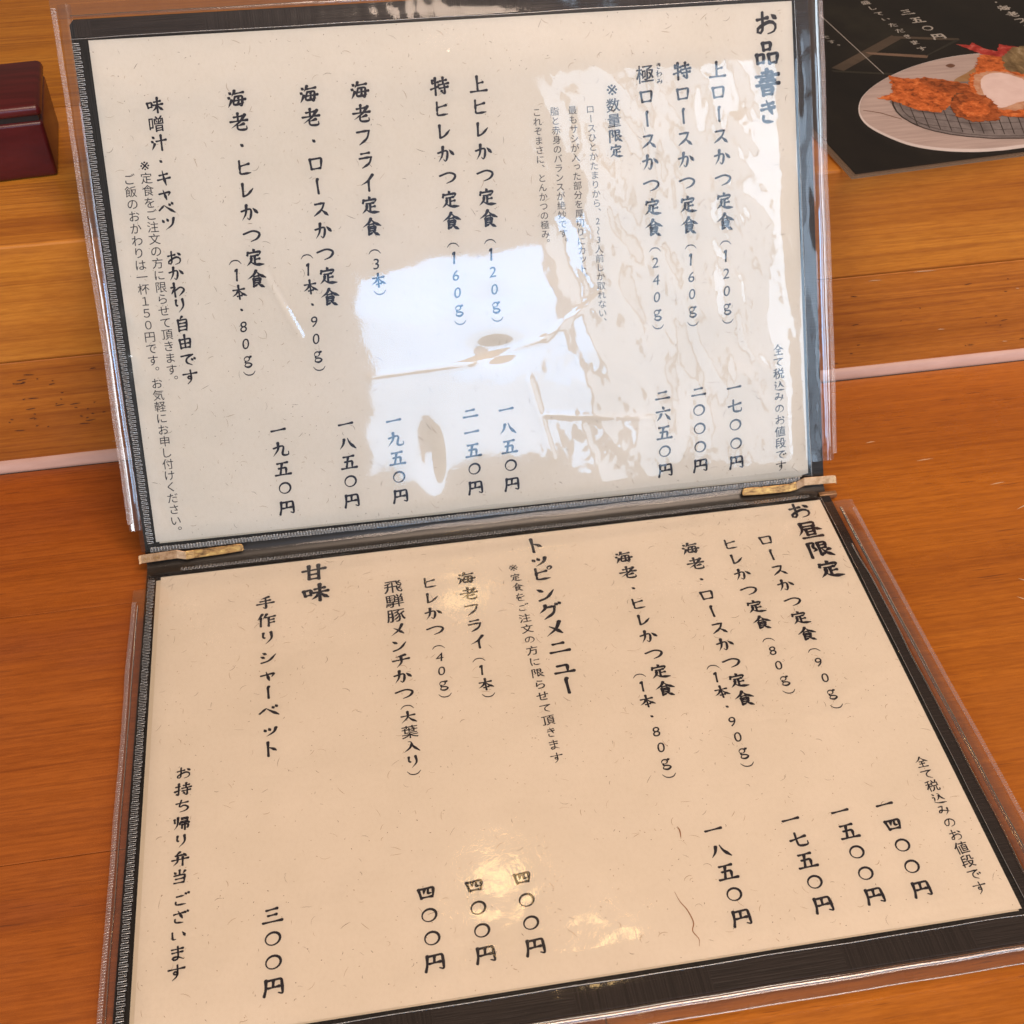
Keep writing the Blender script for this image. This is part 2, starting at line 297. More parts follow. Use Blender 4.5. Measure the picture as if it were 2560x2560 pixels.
# ------------------------------------------------------------------ lettering: brush strokes on a 100 x 100 cell (y down)
# v/h/k: angular strokes, K: curved stroke, p: tapering left sweep, n: swelling right sweep, d: dot, c: closed ring, t: thin arc
BR = {
'一': 'h13,55 87,46', '二': 'h28,37 72,31|h12,71 88,65', '三': 'h26,23 72,16|h32,49 68,44|h10,81 90,74',
'四': 'v18,30 27,76|k22,31 82,25 75,74|p42,33 38,56|k58,31 56,53 70,52|h28,72 72,69', '五': 'h22,21 78,15|v48,20 36,80|k28,48 70,43 65,80|h9,85 92,79',
'六': 'd47,6 55,22|h12,38 88,30|p38,50 30,68 12,88|n60,48 74,66 88,86', '七': 'h14,52 86,34|K44,14 42,66 50,80 84,78 88,60',
'八': 'p36,28 28,56 8,82|n54,22 66,52 94,82', '九': 'p40,12 38,48 10,86|K14,42 66,32 60,78 90,80 92,62', '〇': 'c50,50 30,29',
'円': 'v20,20 18,60 10,90|k20,24 82,18 84,86 66,78|v49,24 47,52|h26,56 72,51',
'定': 'd46,4 53,17|v20,22 15,38|k20,26 86,19 76,36|h32,43 70,38|v52,42 50,80|h54,60 76,57|p34,52 30,70 8,92|n28,70 52,86 96,88',
'食': 'p50,2 36,24 4,46|n50,6 68,26 98,42|h36,34 62,30|v34,44 32,86|k36,47 70,42 66,66|h36,56 66,54|h36,67 66,65|k30,87 52,76|n50,67 66,80 86,92',
'海': 'd14,14 25,24|d6,38 18,46|p26,54 18,70 6,90|p44,6 38,20 28,34|h42,22 88,16|K44,36 36,76 86,70|k46,37 82,33 76,86 64,80|h28,59 96,51|d58,40 62,48|d57,60 61,68',
'老': 'h26,24 72,19|v48,4 46,44|h6,47 94,40|p84,12 56,46 10,78|p74,58 44,68|K42,56 40,80 52,88 84,86 86,70', '・': 'd44,44 57,56',
'本': 'h14,35 86,28|v50,4 50,94|p46,36 32,58 6,76|n54,36 68,56 96,74|h36,75 66,70', '上': 'v46,8 46,82|h49,45 76,40|h8,87 94,82',
'特': 'p16,18 10,38|h14,34 46,28|v30,6 28,94|h4,64 44,51|h54,24 88,19|v70,6 70,38|h46,43 98,36|h48,61 94,54|k76,46 76,90 62,82|d56,68 62,79',
'味': 'v8,36 14,66|k10,38 36,32 33,62|h14,63 34,59|h48,32 86,26|h42,50 98,44|v68,6 66,94|p64,52 56,68 36,84|n70,50 80,66 98,80',
'限': 'k12,16 40,12 28,38 42,54 26,60|v14,16 10,96|k52,16 82,12 78,46|h52,31 78,28|h52,47 78,44|v52,16 50,84|k50,86 68,72|p90,54 70,64|n60,50 72,72 98,92',
'大': 'h10,41 90,33|p50,6 46,50 8,90|n50,42 66,66 96,88', '入': 'p54,32 40,60 6,88|n34,14 50,17 62,50 96,86', '甘': 'h8,36 94,27|v32,8 32,82|v68,6 68,84|h34,57 66,54|h32,81 68,78',
'品': 'v34,12 38,40|k36,13 66,10 62,38|h38,38 62,35|v10,54 14,88|k12,57 38,52 36,86|h14,86 36,83|v56,54 60,90|k58,55 92,50 87,86|h60,87 86,84',
'書': 'k30,14 72,9 69,36|h6,27 96,20|h26,37 72,32|h20,47 80,42|v50,0 50,57|h6,60 96,53|v30,67 32,98|k32,68 70,65 68,96|h34,81 66,78|h34,94 66,92',
'昼': 'k24,13 78,8 76,32|h26,32 76,29|p24,12 22,50 2,80|n58,28 78,46 99,54|v36,46 36,82|k36,47 68,44 66,80|h38,63 66,60|h38,80 66,77|h12,96 92,90',
'手': 'p70,6 28,20|h24,38 76,31|h6,58 94,50|k52,14 54,92 38,82', '作': 'p30,6 6,48|v22,34 22,94|p52,8 34,42|h46,33 94,26|v62,32 62,96|h64,53 88,48|h64,73 90,68',
'食_': '', 'お': 'h14,36 56,29|K36,8 34,74 20,84 14,72 34,56 66,44 86,58 78,80 54,88|d70,18 88,33', 'き': 'h28,25 72,17|h24,42 76,33|n44,6 68,60|K32,64 34,84 70,88',
'ロ': 'v20,26 26,80|k22,28 80,22 74,76|h27,78 72,74', 'ー': 'v51,12 46,20 48,88', 'ス': 'k22,26 70,20|K70,20 54,54 14,86|n52,54 68,68 86,86',
'か': 'K10,40 56,30 58,60 48,84 38,74|p38,8 32,52 12,86|d70,26 92,52', 'つ': 'K8,42 58,28 90,42 76,68 42,82', 'ヒ': 'h28,41 76,30|k28,12 27,68|K27,68 32,80 82,76',
'レ': 'v32,14 30,80|K30,80 54,70 84,40', 'フ': 'k16,25 80,18|K80,18 66,58 26,90', 'ラ': 'h28,19 72,14|k18,43 80,36|K80,36 66,68 28,92', 'イ': 'p78,10 50,42 14,62|v54,40 54,94',
'ト': 'v42,8 42,92|n44,40 62,48 80,62', 'ッ': 'd24,46 33,60|d46,40 53,56|p80,40 70,66 36,90', 'ピ': 'h26,43 70,33|k26,14 25,68|K25,68 30,80 80,77|c85,17 9,9',
'ン': 'd18,20 40,36|K18,86 54,70 86,30', 'グ': 'p36,14 32,34 8,56|k36,28 74,23|K74,23 62,62 22,92|d78,6 85,18|d92,2 98,14', 'メ': 'p76,10 56,50 16,86|n32,34 56,52 80,76',
'ニ': 'h28,33 72,28|h12,76 90,69', 'ュ': 'k24,49 66,44 62,80|h12,84 88,79', 'シ': 'd22,20 40,31|d12,44 31,55|K14,88 54,74 88,34', 'ャ': 'k12,56 80,44 66,66|n38,32 46,62 54,92',
'べ': 'n4,64 38,34 96,80', 'ベ': 'k4,64 36,34|n36,34 60,54 96,80|d64,24 72,37|d80,16 88,30', 'り': 'v30,16 27,46 36,52|p68,12 70,56 40,94',
'わ': 'v30,8 30,94|k10,36 38,30 10,74|K34,54 66,36 86,54 54,88', 'で': 'k12,29 84,20|K84,20 46,44 44,70 74,86|d72,44 80,57|d88,38 95,51',
'す': 'h8,33 92,26|K54,6 57,50 46,62 36,54 44,44 57,52 52,74 32,94', 'の': 'K52,26 38,70 18,70 20,38 56,22 84,42 78,70 50,84', 'み': 'k22,23 50,19|K50,19 30,66 12,68 26,50 60,56 90,66|p78,36 74,64 52,90',
'て': 'k10,29 88,20|K88,20 50,44 46,70 78,88', 'ご': 'k30,31 70,25|K26,62 30,80 80,79|d76,8 83,20|d91,3 98,15', 'ざ': 'h20,31 74,22|n42,10 68,58|K28,60 32,80 72,84|d76,14 83,26|d91,9 97,21',
'い': 'K18,30 22,70 38,72|n70,30 80,44 86,58', 'ま': 'h20,25 80,19|h22,45 78,39|K52,6 54,74 34,86 26,74 50,68 84,84', 'ち': 'h14,31 82,22|K44,6 34,54 60,44 84,60 72,80 38,90',
'キ': 'h24,35 72,26|h12,62 86,50|n44,6 50,50 60,94', 'ツ': 'd16,30 26,47|d43,24 51,41|p84,22 72,62 32,92', 'チ': 'p74,10 24,24|h10,47 92,37|p52,22 52,60 28,92',
'を': 'h24,25 74,17|K46,4 22,56 50,44 56,72|K86,36 36,62 38,84 82,86', 'に': 'v22,16 18,60 25,88|h46,35 84,31|K42,66 50,82 88,80',
'（': 't12,92 28,73 50,67 72,73 88,92', '）': 't12,8 28,27 50,33 72,27 88,8', '1': 'd38,28 52,14|v53,13 47,86', 'g': 'c44,38 17,15|d58,28 74,22|K36,51 32,62 60,66 72,78 52,92 28,84 36,68',
'持': 'k8,30 36,24|v26,6 26,90 14,82|p4,64 40,50|h52,22 86,18|v68,4 68,40|h44,42 98,36|h46,62 94,55|k76,46 76,92 60,84|d54,68 60,80',
'帰': 'v10,20 12,46|p30,8 26,60 8,92|k48,14 86,10 82,36|h50,24 82,21|h46,38 84,34|v42,46 40,58|k44,48 96,44 90,56|v54,60 52,86|k54,62 88,58 86,86 78,80|v70,48 69,97',
'弁': 'p48,4 22,30|k22,30 72,24|d66,14 82,34|h4,58 96,49|p36,40 34,70 12,94|v64,38 64,96', '当': 'v50,4 50,32|d20,14 30,28|p80,10 68,28|k20,40 80,34 74,88|h28,63 72,58|h20,88 74,84',
'全': 'p50,4 34,28 6,50|n50,8 68,30 96,46|h34,46 66,42|h32,66 68,61|v50,46 50,88|h14,92 86,88',
'込': 'd14,16 26,28|k10,46 26,44 18,76|n10,80 40,92 96,90|p60,30 52,54 34,72|n50,16 62,20 70,48 92,68',
'汁': 'd16,12 28,24|d8,38 20,48|p28,56 20,72 8,92|h38,42 96,34|v68,6 66,96', '自': 'p50,2 36,20|v24,22 26,94|k26,26 76,20 72,92|h28,46 70,42|h28,66 70,62|h28,88 70,84',
'由': 'v18,34 22,92|k20,37 82,30 76,90|v49,6 49,86|h24,62 76,57|h24,87 76,83',
}
PROF = {'h': (8.5, 5.4, 6, 10.5), 'v': (11.5, 8.2, 7.5, 9), 'k': (8, 7, 10, 4), 'K': (7.5, 7, 9.5, 3), 'p': (12, 9, 6, 1), 'n': (3, 7, 12.5, 4), 'd': (2.5, 9, 12.5, 7), 't': (2.5, 5.5, 5.5, 2.5)}
def interp(pr, t):
    s = t*(len(pr)-1); i = min(int(s), len(pr)-2); f_ = s-i; return pr[i]*(1-f_)+pr[i+1]*f_
def catmull(P, n):
    if len(P) < 3: return [P[0]+(P[-1]-P[0])*(i/5) for i in range(6)]
    Q = [P[0]*2-P[1]]+P+[P[-1]*2-P[-2]]; out = []
    for i in range(1, len(Q)-2):
        for j in range(n):
            t = j/n; a_, b_, c_, d_ = Q[i-1], Q[i], Q[i+1], Q[i+2]
            out.append(.5*((2*b_)+(c_-a_)*t+(2*a_-5*b_+4*c_-d_)*t*t+(3*b_-a_-3*c_+d_)*t*t*t))
    return out+[P[-1]]
def brush(ch, mul=1.3):
    """list of 2-D strips (vertices, faces) in em units, cell centred on 0"""
    out = []
    for stx in BR[ch].split('|'):
        ty = stx[0]; P = [np.array([float(c_) for c_ in q.split(',')]) for q in stx[1:].split()]
        if ty == 'c':
            c0, r = P; vs = []; m_ = 18
            for i in range(m_):
                a_ = 2*math.pi*i/m_; wd = (3.3+1.2*math.sin(a_+.8)+(0 if r[0] > 20 else -.6))*mul*.92
                for q in (-1, 1): vs.append((c0[0]+math.cos(a_)*(r[0]+q*wd), c0[1]-math.sin(a_)*(r[1]+q*wd)-math.cos(a_)*3))
            fs = [(2*i, 2*i+1, (2*i+3) % (2*m_), (2*i+2) % (2*m_)) for i in range(m_)]
        else:
            if ty in 'KpntdD': C = catmull(P, 6)
            else:
                C = P
                for _ in range(2):
                    D = [C[0]]
                    for a_, b_ in zip(C[:-1], C[1:]):
                        l = np.linalg.norm(b_-a_); f_ = min(.25, 5/max(l, 1e-6)); D += [a_+(b_-a_)*f_, b_-(b_-a_)*f_]
                    C = D+[C[-1]]
            C = np.array(C); seg = np.linalg.norm(np.diff(C, axis=0), axis=1); s = np.concatenate([[0], np.cumsum(seg)]); T = s/max(s[-1], 1e-6)
            # resample evenly enough for the width profile
            m_ = max(5, min(16, int(s[-1]/6)+2)); tt = np.unique(np.concatenate([np.linspace(0, 1, m_), T])) if ty in 'vhk' else np.linspace(0, 1, m_+3)
            keep = [tt[0]]
            for q in tt[1:]:
                if (q-keep[-1])*s[-1] > 1.2: keep.append(q)
            tt = np.array(keep[:-1]+[1.0]) if len(keep) > 2 else tt
            X = np.interp(tt, T, C[:, 0]); Y = np.interp(tt, T, C[:, 1]); vs = []
            for i in range(len(tt)):
                a_, b_ = max(i-1, 0), min(i+1, len(tt)-1); dx, dy = X[b_]-X[a_], Y[b_]-Y[a_]; l = math.hypot(dx, dy) or 1
                wd = interp(PROF[ty], tt[i])*.5*mul; vs += [(X[i]+dy/l*wd, Y[i]-dx/l*wd), (X[i]-dy/l*wd, Y[i]+dx/l*wd)]
            fs = [(2*i, 2*i+1, 2*i+3, 2*i+2) for i in range(len(tt)-1)]
            for end, sg in ((0, -1), (len(tt)-1, 1)):      # rounded, slanted brush tips
                a_, b_ = np.array(vs[2*end]), np.array(vs[2*end+1]); c_ = (a_+b_)/2
                q = len(vs); o2 = max(0, min(len(tt)-1, end-sg)); dr = np.array([X[end]-X[o2], Y[end]-Y[o2]]); dr = dr/(np.linalg.norm(dr) or 1); wd = np.linalg.norm(a_-b_)/2
                vs += [tuple(c_+dr*wd*.75+(a_-c_)*.55), tuple(c_+dr*wd*.62+(b_-c_)*.5)]
                fs.append((2*end, 2*end+1, q+1, q) if sg > 0 else (2*end+1, 2*end, q, q+1))
        out.append(([((x-50)/100, (50-y)/100) for x, y in vs], fs))
    return out
_fc = bpy.data.curves.new('glyph_source', 'FONT'); _fo = bpy.data.objects.new('glyph_source', _fc); COL.objects.link(_fo)
def font_glyph(ch, style):
    _fc.body = ch; _fc.resolution_u = 3
    dg = bpy.context.evaluated_depsgraph_get(); dg.update()
    me = bpy.data.meshes.new_from_object(_fo.evaluated_get(dg))
    V = np.array([[v_.co.x, v_.co.y] for v_ in me.vertices]); F = [tuple(p.vertices) for p in me.polygons]
    bpy.data.meshes.remove(me)
    if len(V) == 0: return [([], [])]
    # weld duplicates, then move boundary vertices along the outline normal (a broad slanted nib)
    key = {}; idx = []
    for q in V:
        k_ = (round(q[0], 5), round(q[1], 5)); idx.append(key.setdefault(k_, len(key)))
    V = np.array(list(key.keys())); F = [tuple(idx[i] for i in f) for f in F]; F = [f for f in F if len(set(f)) > 2]
    cnt = {}
    FF = []
    for f in F:
        A = sum(V[f[i]][0]*V[f[(i+1) % len(f)]][1]-V[f[(i+1) % len(f)]][0]*V[f[i]][1] for i in range(len(f)))
        f = f if A > 0 else tuple(reversed(f)); FF.append(f)
        for i in range(len(f)): cnt[(f[i], f[(i+1) % len(f)])] = 1
    NR = np.zeros_like(V)
    for (a_, b_) in list(cnt):
        if (b_, a_) not in cnt:
            e = V[b_]-V[a_]; l = np.linalg.norm(e) or 1; nn = np.array([e[1], -e[0]])/l; NR[a_] += nn; NR[b_] += nn
    ln = np.linalg.norm(NR, axis=1, keepdims=True); ln[ln == 0] = 1; NR = NR/ln
    if style == 's': wt = np.full(len(V), .001)
    elif ord(ch) < 128: wt = np.full(len(V), .003)
    else:
        an = np.arctan2(NR[:, 1], NR[:, 0]); wt = .004+.016*np.abs(np.cos(an+.35))
        wt = wt+np.array([.010*noise.noise(Vector((p[0]*6, p[1]*6, ord(ch)*.37))) for p in V])
    V = V+NR*wt[:, None]
    if ch in '〜（）ー()':
        V = np.stack([(V[:, 1]-.38)+.5, -(V[:, 0]-.5)+.38], 1)
    if ch in '、。': V = V+np.array([.58, .58])
    if ord(ch) < 128: V[:, 0] += .5-(V[:, 0].min()+V[:, 0].max())/2; V[:, 1] += .38-(.0+.69)/2 if ch != 'g' else .27
    if style == 's' and ch in 'っッャュョょゃ': V = (V-np.array([.5, .2]))*1.0+np.array([.58, .32])
    if ch == '※': V[:, 0] += .18; V[:, 1] += .045; V = (V-np.array([.5, .38]))*1.35+np.array([.5, .38])
    V = V-np.array([.5, .38])
    if style != 's': V[:, 1] += V[:, 0]*.09
    if ord(ch) < 128: V[:, 0] += V[:, 1]*.10
    return [([tuple(p) for p in V], FF)]
GC = {}
def glyph(ch, style):
    if ch == '※': style = 's'
    brushy = style != 's' and ch in BR
    mul = 1.55 if style[0] == 'B' else (1.15 if style == 'b' else 1.46)
    k_ = (ch, mul if brushy else ('s' if style == 's' else 'f'))
    if k_ not in GC: GC[k_] = brush(ch, mul) if brushy else font_glyph(ch, style)
    return GC[k_]
def text_line(text, style, x, y, dx, dy, fr, parent, mat, em, base=.04, sy=1.0, name='text_line'):
    mb = MB()
    for i, ch in enumerate(text):
        if ch in ' 　': continue
        cx, cy = x+dx*i, y+dy*i; sx = em*(.66 if ch in '123456789' and style == 'P' else 1); k2 = 1.0
        jr = 0 if style == 's' else .02*math.sin(i*2.3+x)
        for s_i, (vs, fs) in enumerate(glyph(ch, style)):
            mb.add([fr(cx+vx*em*k2-vy*em*jr, cy+vy*em*sy, base+s_i*.010) for vx, vy in vs], fs)
    return mb.build(name, mat, parent)
EM = {'M': 8.2, 'M2': 7.0, 'P': 6.7, 's': 3.95, 'S': 5.0, 'm': 6.3, 'b': 5.3, 'B': 11.6, 'B2': 10.4, 'r': 3.1}
UPT = [
('味噌汁・','M2',22.7,183.1,-0.13,-7.47),
('キャベツ','M2',22.8,153.9,-0.18,-6.10),
('おかわり','M2',22.8,120.9,-0.05,-6.58),
('自由です','M2',22.8,93.2,0.12,-7.53),
('※定食をご注文の方に限らせて頂きます。','S',15.7,159.3,0.01,-4.99),
('ご飯のおかわりは一杯１５０円です。','S',8.7,154.3,-0.01,-5.02),
('お気軽にお申し付けください。','S',8.9,69.1,0.02,-5.02),
('海老・ヒレかつ定食','M',56.2,183.4,-0.02,-9.26),
('（1本・80g）','P',47.8,119.1,0.08,-7.30),
('一九五〇円','M',57.6,44.2,0.04,-8.61),
('海老・ロースかつ定食','M',86.1,183.4,-0.00,-9.36),
('（1本・90g）','P',78.1,119.1,0.04,-7.39),
('一八五〇円','M',87.0,44.1,-0.14,-8.54),
('海老フライ定食','M',107.4,183.6,-0.07,-9.40),
('（3本）','P',107.1,118.9,0.22,-7.07),
('一九五〇円','M',108.1,43.6,0.01,-8.46),
('特ヒレかつ定食','M',141.2,183.3,0.05,-9.36),
('（160g）','P',141.1,119.1,0.08,-7.44),
('二一五〇円','M',142.3,43.6,-0.08,-8.36),
('上ヒレかつ定食','M',157.7,183.1,-0.02,-9.35),
('（120g）','P',157.4,119.4,0.10,-7.50),
('一八五〇円','M',158.5,43.9,0.02,-8.46),
('これぞまさに、','s',182.1,170.1,0.01,-3.93),
('とんかつの極み。','s',182.3,142.6,-0.04,-3.97),
('脂と赤身のバランスが絶妙です。','s',189.9,170.0,0.01,-3.96),
('最もサシが入った部分を厚切りにカット。','s',197.7,170.0,-0.00,-3.96),
('ロースひとかたまりから、','s',205.5,169.9,0.02,-3.96),
('2〜3人前しか取れない、','s',205.6,122.5,-0.05,-3.99),
('※数量限定','m',215.6,177.3,0.05,-6.39),
('極ロースかつ定食','M',230.6,182.9,-0.01,-9.33),
('（240g）','P',230.5,110.2,-0.11,-7.56),
('きわみ','r',236.7,185.9,0.09,-3.22),
('二六五〇円','M',230.1,43.5,-0.12,-8.55),
('特ロースかつ定食','M',246.9,183.1,-0.05,-9.38),
('（160g）','P',246.7,110.2,-0.12,-7.55),
('二〇〇〇円','M',246.9,43.6,-0.18,-8.44),
('上ロースかつ定食','M',262.7,182.7,0.07,-9.27),
('（120g）','P',262.8,110.7,-0.14,-7.70),
('一七〇〇円','M',263.6,44.0,-0.09,-8.59),
('お品書き','B',285.6,200.6,-0.27,-12.32),
('全て税込みのお値段です','b',285.1,59.1,-0.08,-5.34),
]
LOT = [
('お昼限定','B',287.5,-5.2,0.34,-12.60),
('全て税込みのお値段です','b',287.7,-146.5,-0.07,-5.33),
('ロースかつ定食','M',266.7,-21.0,-0.04,-9.47),
('（90g）','P',266.2,-84.7,-0.13,-8.25),
('一四〇〇円','M',267.0,-162.0,-0.00,-8.68),
('ヒレかつ定食','M',250.3,-21.1,-0.06,-9.50),
('（80g）','P',249.7,-76.2,-0.00,-7.84),
('一五〇〇円','M',250.0,-162.1,0.03,-8.62),
('海老・ロースかつ定食','M',232.1,-20.8,-0.11,-9.49),
('（1本・90g）','P',223.2,-86.4,-0.01,-7.46),
('一七五〇円','M',231.2,-162.5,0.09,-8.59),
('海老・ヒレかつ定食','M',201.7,-21.3,-0.02,-9.38),
('（1本・80g）','P',193.0,-86.0,-0.00,-7.52),
('一八五〇円','M',202.5,-162.0,0.03,-8.76),
('トッピ','B2',164.4,-7.2,0.18,-9.01),
('ングメニュー','B2',164.1,-37.2,-0.02,-10.16),
('※定食をご注文の方に限らせて頂きます','b',153.0,-19.3,-0.00,-6.03),
('海老フライ','M',131.8,-22.4,-0.00,-9.20),
('（1本）','P',130.8,-67.0,0.42,-7.51),
('四〇〇円','M',131.6,-170.0,0.06,-8.68),
('ヒレかつ','M',115.9,-22.4,-0.24,-9.10),
('（40g）','P',115.3,-57.5,-0.06,-7.33),
('四〇〇円','M',114.8,-170.3,0.07,-8.57),
('飛騨豚メンチかつ','M',100.1,-21.9,-0.13,-8.47),
('（大葉入り）','P',99.6,-86.3,-0.11,-7.05),
('四〇〇円','M',98.0,-170.3,0.01,-8.58),
('甘味','B',66.9,-8.1,0.05,-11.93),
('手作り','M',45.7,-22.5,0.25,-9.95),
('シャーベット','M',46.3,-53.1,-0.07,-9.32),
('三〇〇円','M',45.2,-170.3,-0.03,-8.54),
('お持ち帰り弁当','m',13.7,-105.5,-0.03,-7.41),
('ございます','m',14.0,-158.9,-0.13,-6.73),
]
def fibres(fr, x0, x1, y0, y1, count, parent, seed):
    rg = random.Random(seed); mb = MB()
    for i in range(count):
        x, y = rg.uniform(x0+1, x1-1), rg.uniform(y0+1, y1-1); a_ = rg.uniform(0, 6.28); l = rg.choice([.25, .3, .3, .35, .5, .5, .7, .9, 1.2, 1.8, 2.8, 4.0]); cv = rg.uniform(-1.8, 1.8)*(1+(rg.random() < .1))
        wd = rg.uniform(.06, .16)*(2.2 if l < .4 else 1.6 if l < .8 else 1); pts = []
        for t in range(5):
            b_ = a_+cv*(t/4-.5); pts.append((x, y)); x += math.cos(b_)*l/4; y += math.sin(b_)*l/4
        if not (x0+.5 < x < x1-.5 and y0+.5 < y < y1-.5): continue
        ribbon(mb, pts, [wd*.4, wd, wd*1.1, wd*.9, wd*.3], fr, .022+.002*(i % 8), 1 if rg.random() < .42 else 0)
    o = mb.build('fibre_flecks', M['fibre'], parent, mats=[M['fibre'], M['fibre_dark']]); o['kind'] = 'stuff'

def menu_sheet(fr, pts, lines, label, loc, seed, backpts, backlabel):
    e = empty('menu_sheet', loc, label, 'menu sheet')
    v_, f_ = sheet_box(fr, pts, -.16, 0); obj('paper', v_, f_, M['paper'], e)
    xs = [p[0] for p in pts]; yy = [p[1] for p in pts]
    fibres(fr, min(xs), max(xs), min(yy), max(yy), 1500, e, seed)
    for (t, st, x, y, dx, dy) in lines:
        text_line(t, 's' if st == 'S' else st, x, y, dx, dy, fr, e, M['ink'], EM[st], sy=.97)
    b = empty('backing_sheet', loc, backlabel, 'paper sheet')
    v_, f_ = sheet_box(fr, backpts, -.40, -.24); obj('paper', v_, f_, M['paper_edge'], b)
menu_sheet(U, [(-.4, .2), (294.0, .3), (297.2, .9), (297.4, 209.3), (-.2, 210)], UPT,
  'cream speckled menu sheet of set meals standing in the raised upper pocket', U(148, 0), 3,
  [(1.0, -.6), (294.2, -.5), (294.4, 208.6), (1.0, 208.6)], 'plain cream backing sheet peeping out behind the raised upper menu page')
menu_sheet(L, [(1.2, .6), (299.3, .5), (297.6, -209.5), (.6, -209.5)], LOT,
  'warm cream menu sheet of lunch sets and toppings lying flat in the lower pocket', L(148, -105), 4,
  [(-.7, -1.0), (297.4, -1.0), (296.4, -210.0), (-.9, -210.0)], 'plain cream backing sheet peeping out beneath the flat lower menu page')

# ------------------------------------------------------------------ the menu folder
folder = empty('menu_folder', (.15, 0, ZT), 'open black menu folder with clear vinyl sleeve, propped against the wooden ledge', 'menu folder')
def board(fr, pts, h0, h1, name):
    v_, f_ = sheet_box(fr, pts, h0, h1); o = obj(name, v_, f_, M['cover'], folder); bevel(o, .0005, 2); return o
board(U, [(-5.6, -4.2), (304.7, -4.2), (305, 218.6), (-5, 218.6), (-7, 216.4)], -3.2, -.75, 'cover_board')
board(L, [(-6.6, -221.0), (305.6, -221.0), (305, 3.2), (-5.2, 3.6)], -3.6, -.75, 'cover_board')
# turned-over strips of the covering glued round the upper and lower board edge
for fr, q in ((U, [(-6.2, 211.2), (304.9, 211.2), (304.9, 218.5), (-5, 218.5), (-6.9, 216.4)]), (U, [(298.3, -4), (304.8, -4), (304.8, 211), (298.3, 211)]),
              (L, [(-6.4, -220.8), (305.4, -220.8), (305.3, -213.6), (-6.4, -213.6)]), (L, [(300.2, -213.4), (305.3, -213.4), (304.9, 3), (300.2, 3)])):
    v_, f_ = sheet_box(fr, q, -.74, -.45); o = obj('turn_in', v_, f_, M['cover'], folder); bevel(o, .00025, 1)
# spine between the two boards
sp = [(3.0, -1.4), (5.0, -2.1), (7.6, -2.3), (10.0, -1.3), (11.8, .3), (13.0, 2.2), (13.8, 4.2)]
M['spine'] = flat('brown_black_spine', (.030, .024, .020), .33)
def channel(name, prof_, x0, x1, mat, wob=0., nxx=150):
    vs = []; k = len(prof_)
    for i in range(nxx+1):
        x = x0+(x1-x0)*i/nxx
        for j, (py, pz) in enumerate(prof_):
            q = wob*noise.noise(Vector((x/22, j*.9, 3.1))); vs.append(L(x, py+q*.5, pz+q))
    return obj(name, vs, [(i*k+j, (i+1)*k+j, (i+1)*k+j+1, i*k+j+1) for i in range(nxx) for j in range(k-1)], mat, folder, True)
channel('spine', sp, -5.4, 304.8, M['spine'], .15)
channel('spine_film', [(1.6, .75), (3.2, .60), (5.6, .1), (8.2, .15), (10.2, 1.0), (12.4, 2.9), (13.6, 5.0), (14.6, 7.2)], -6.4, 299, M['film_sp'], .5, 300)

def gauss(x, y, cx, cy, r, a=1.0, ry=None): ry = ry or r; return math.exp(-((x-cx)/r)**2-((y-cy)/ry)**2)
rgd = random.Random(5)
DIM = [(20.8, 199.4, 2.2), (51, 192.8, 2.6), (48.7, 183.5, 2.2), (55, 198.8, 1.4), (17.4, 168.6, 3.4), (39.9, 150.1, 1.3), (79, 172.6, 1.2), (146.3, 196.4, 1.7), (103.5, 192, 1.5), (99.4, 138, 1.2), (200.6, 199.4, 2), (155.6, 197.6, 1.2)]
def sm(x, a_, b_): t = max(0, min(1, (x-a_)/(b_-a_))); return t*t*(3-2*t)
def segd(x, y, a_, b_):
    vx, vy = b_[0]-a_[0], b_[1]-a_[1]; t = max(0, min(1, ((x-a_[0])*vx+(y-a_[1])*vy)/(vx*vx+vy*vy))); return math.hypot(x-a_[0]-vx*t, y-a_[1]-vy*t)
CREASE = [((100, 64), (145, 66)), ((145, 66), (178, 74)), ((178, 74), (206, 92)), ((60, 112), (72, 84)), ((170, 55), (178, 20)), ((176, 40), (225, 34))]
def hup(x, y):
    h = .95+.26*nz(x, y, 90, 70, 1)+.10*nz(x, y, 34, 26, 2)+.02*nz(x, y, 13, 11, 8)
    wr = sm(x, 168, 200)*(1-.55*sm(y, 130, 205)); wr = max(wr, .55*sm(x, 150, 175)*(1-sm(y, 60, 90)))
    if wr > 0:
        h += wr*(.34*nz(x, y, 24, 30, 4)+.16*(.5-abs(nz(x+.4*y, y, 12, 26, 5)))+.035*nz(x, y, 6, 9, 6)+.040*(.4-abs(nz(x, y, 4.2, 6, 13)))+.010*nz(x, y, 2.2, 3, 12))
    if x < 4: h += (1-max(0, x)/4)*.16*nz(x, y, 5, 7, 17)
    if x < 45: h += (1-x/45)*(.13*nz(x, y, 8, 12, 7)+.04*nz(x, y, 4, 5, 9)+.30*sm(y, 45, 80)*(1-sm(y, 165, 190))*nz(x, y, 11, 15, 19))
    for cx, cy, r in DIM:
        if abs(x-cx) < 3*r and abs(y-cy) < 3*r: h += .055*r/2*gauss(x, y, cx, cy, r, ry=r*.55)
    h -= .45*gauss(x, y, 123, 27, 4.5, ry=13)+.55*gauss(x, y, 156, 71, 10, ry=5)+.22*gauss(x, y, 158, 93, 8, ry=6)
    for a_, b_ in CREASE:
        if min(a_[0], b_[0])-6 < x < max(a_[0], b_[0])+6:
            d_ = segd(x, y, a_, b_)
            if d_ < 6: h += .10*math.exp(-(d_/1.3)**2)
    e = min(x+7.2, 298.6-x, y+3.6, (210.9-y)*.4); h = .45+(h-.45)*sm(e, 0, 11)
    return max(h, .35 if (x > 0 and x < 297 and y > 1 and y < 209.5) else -.35)
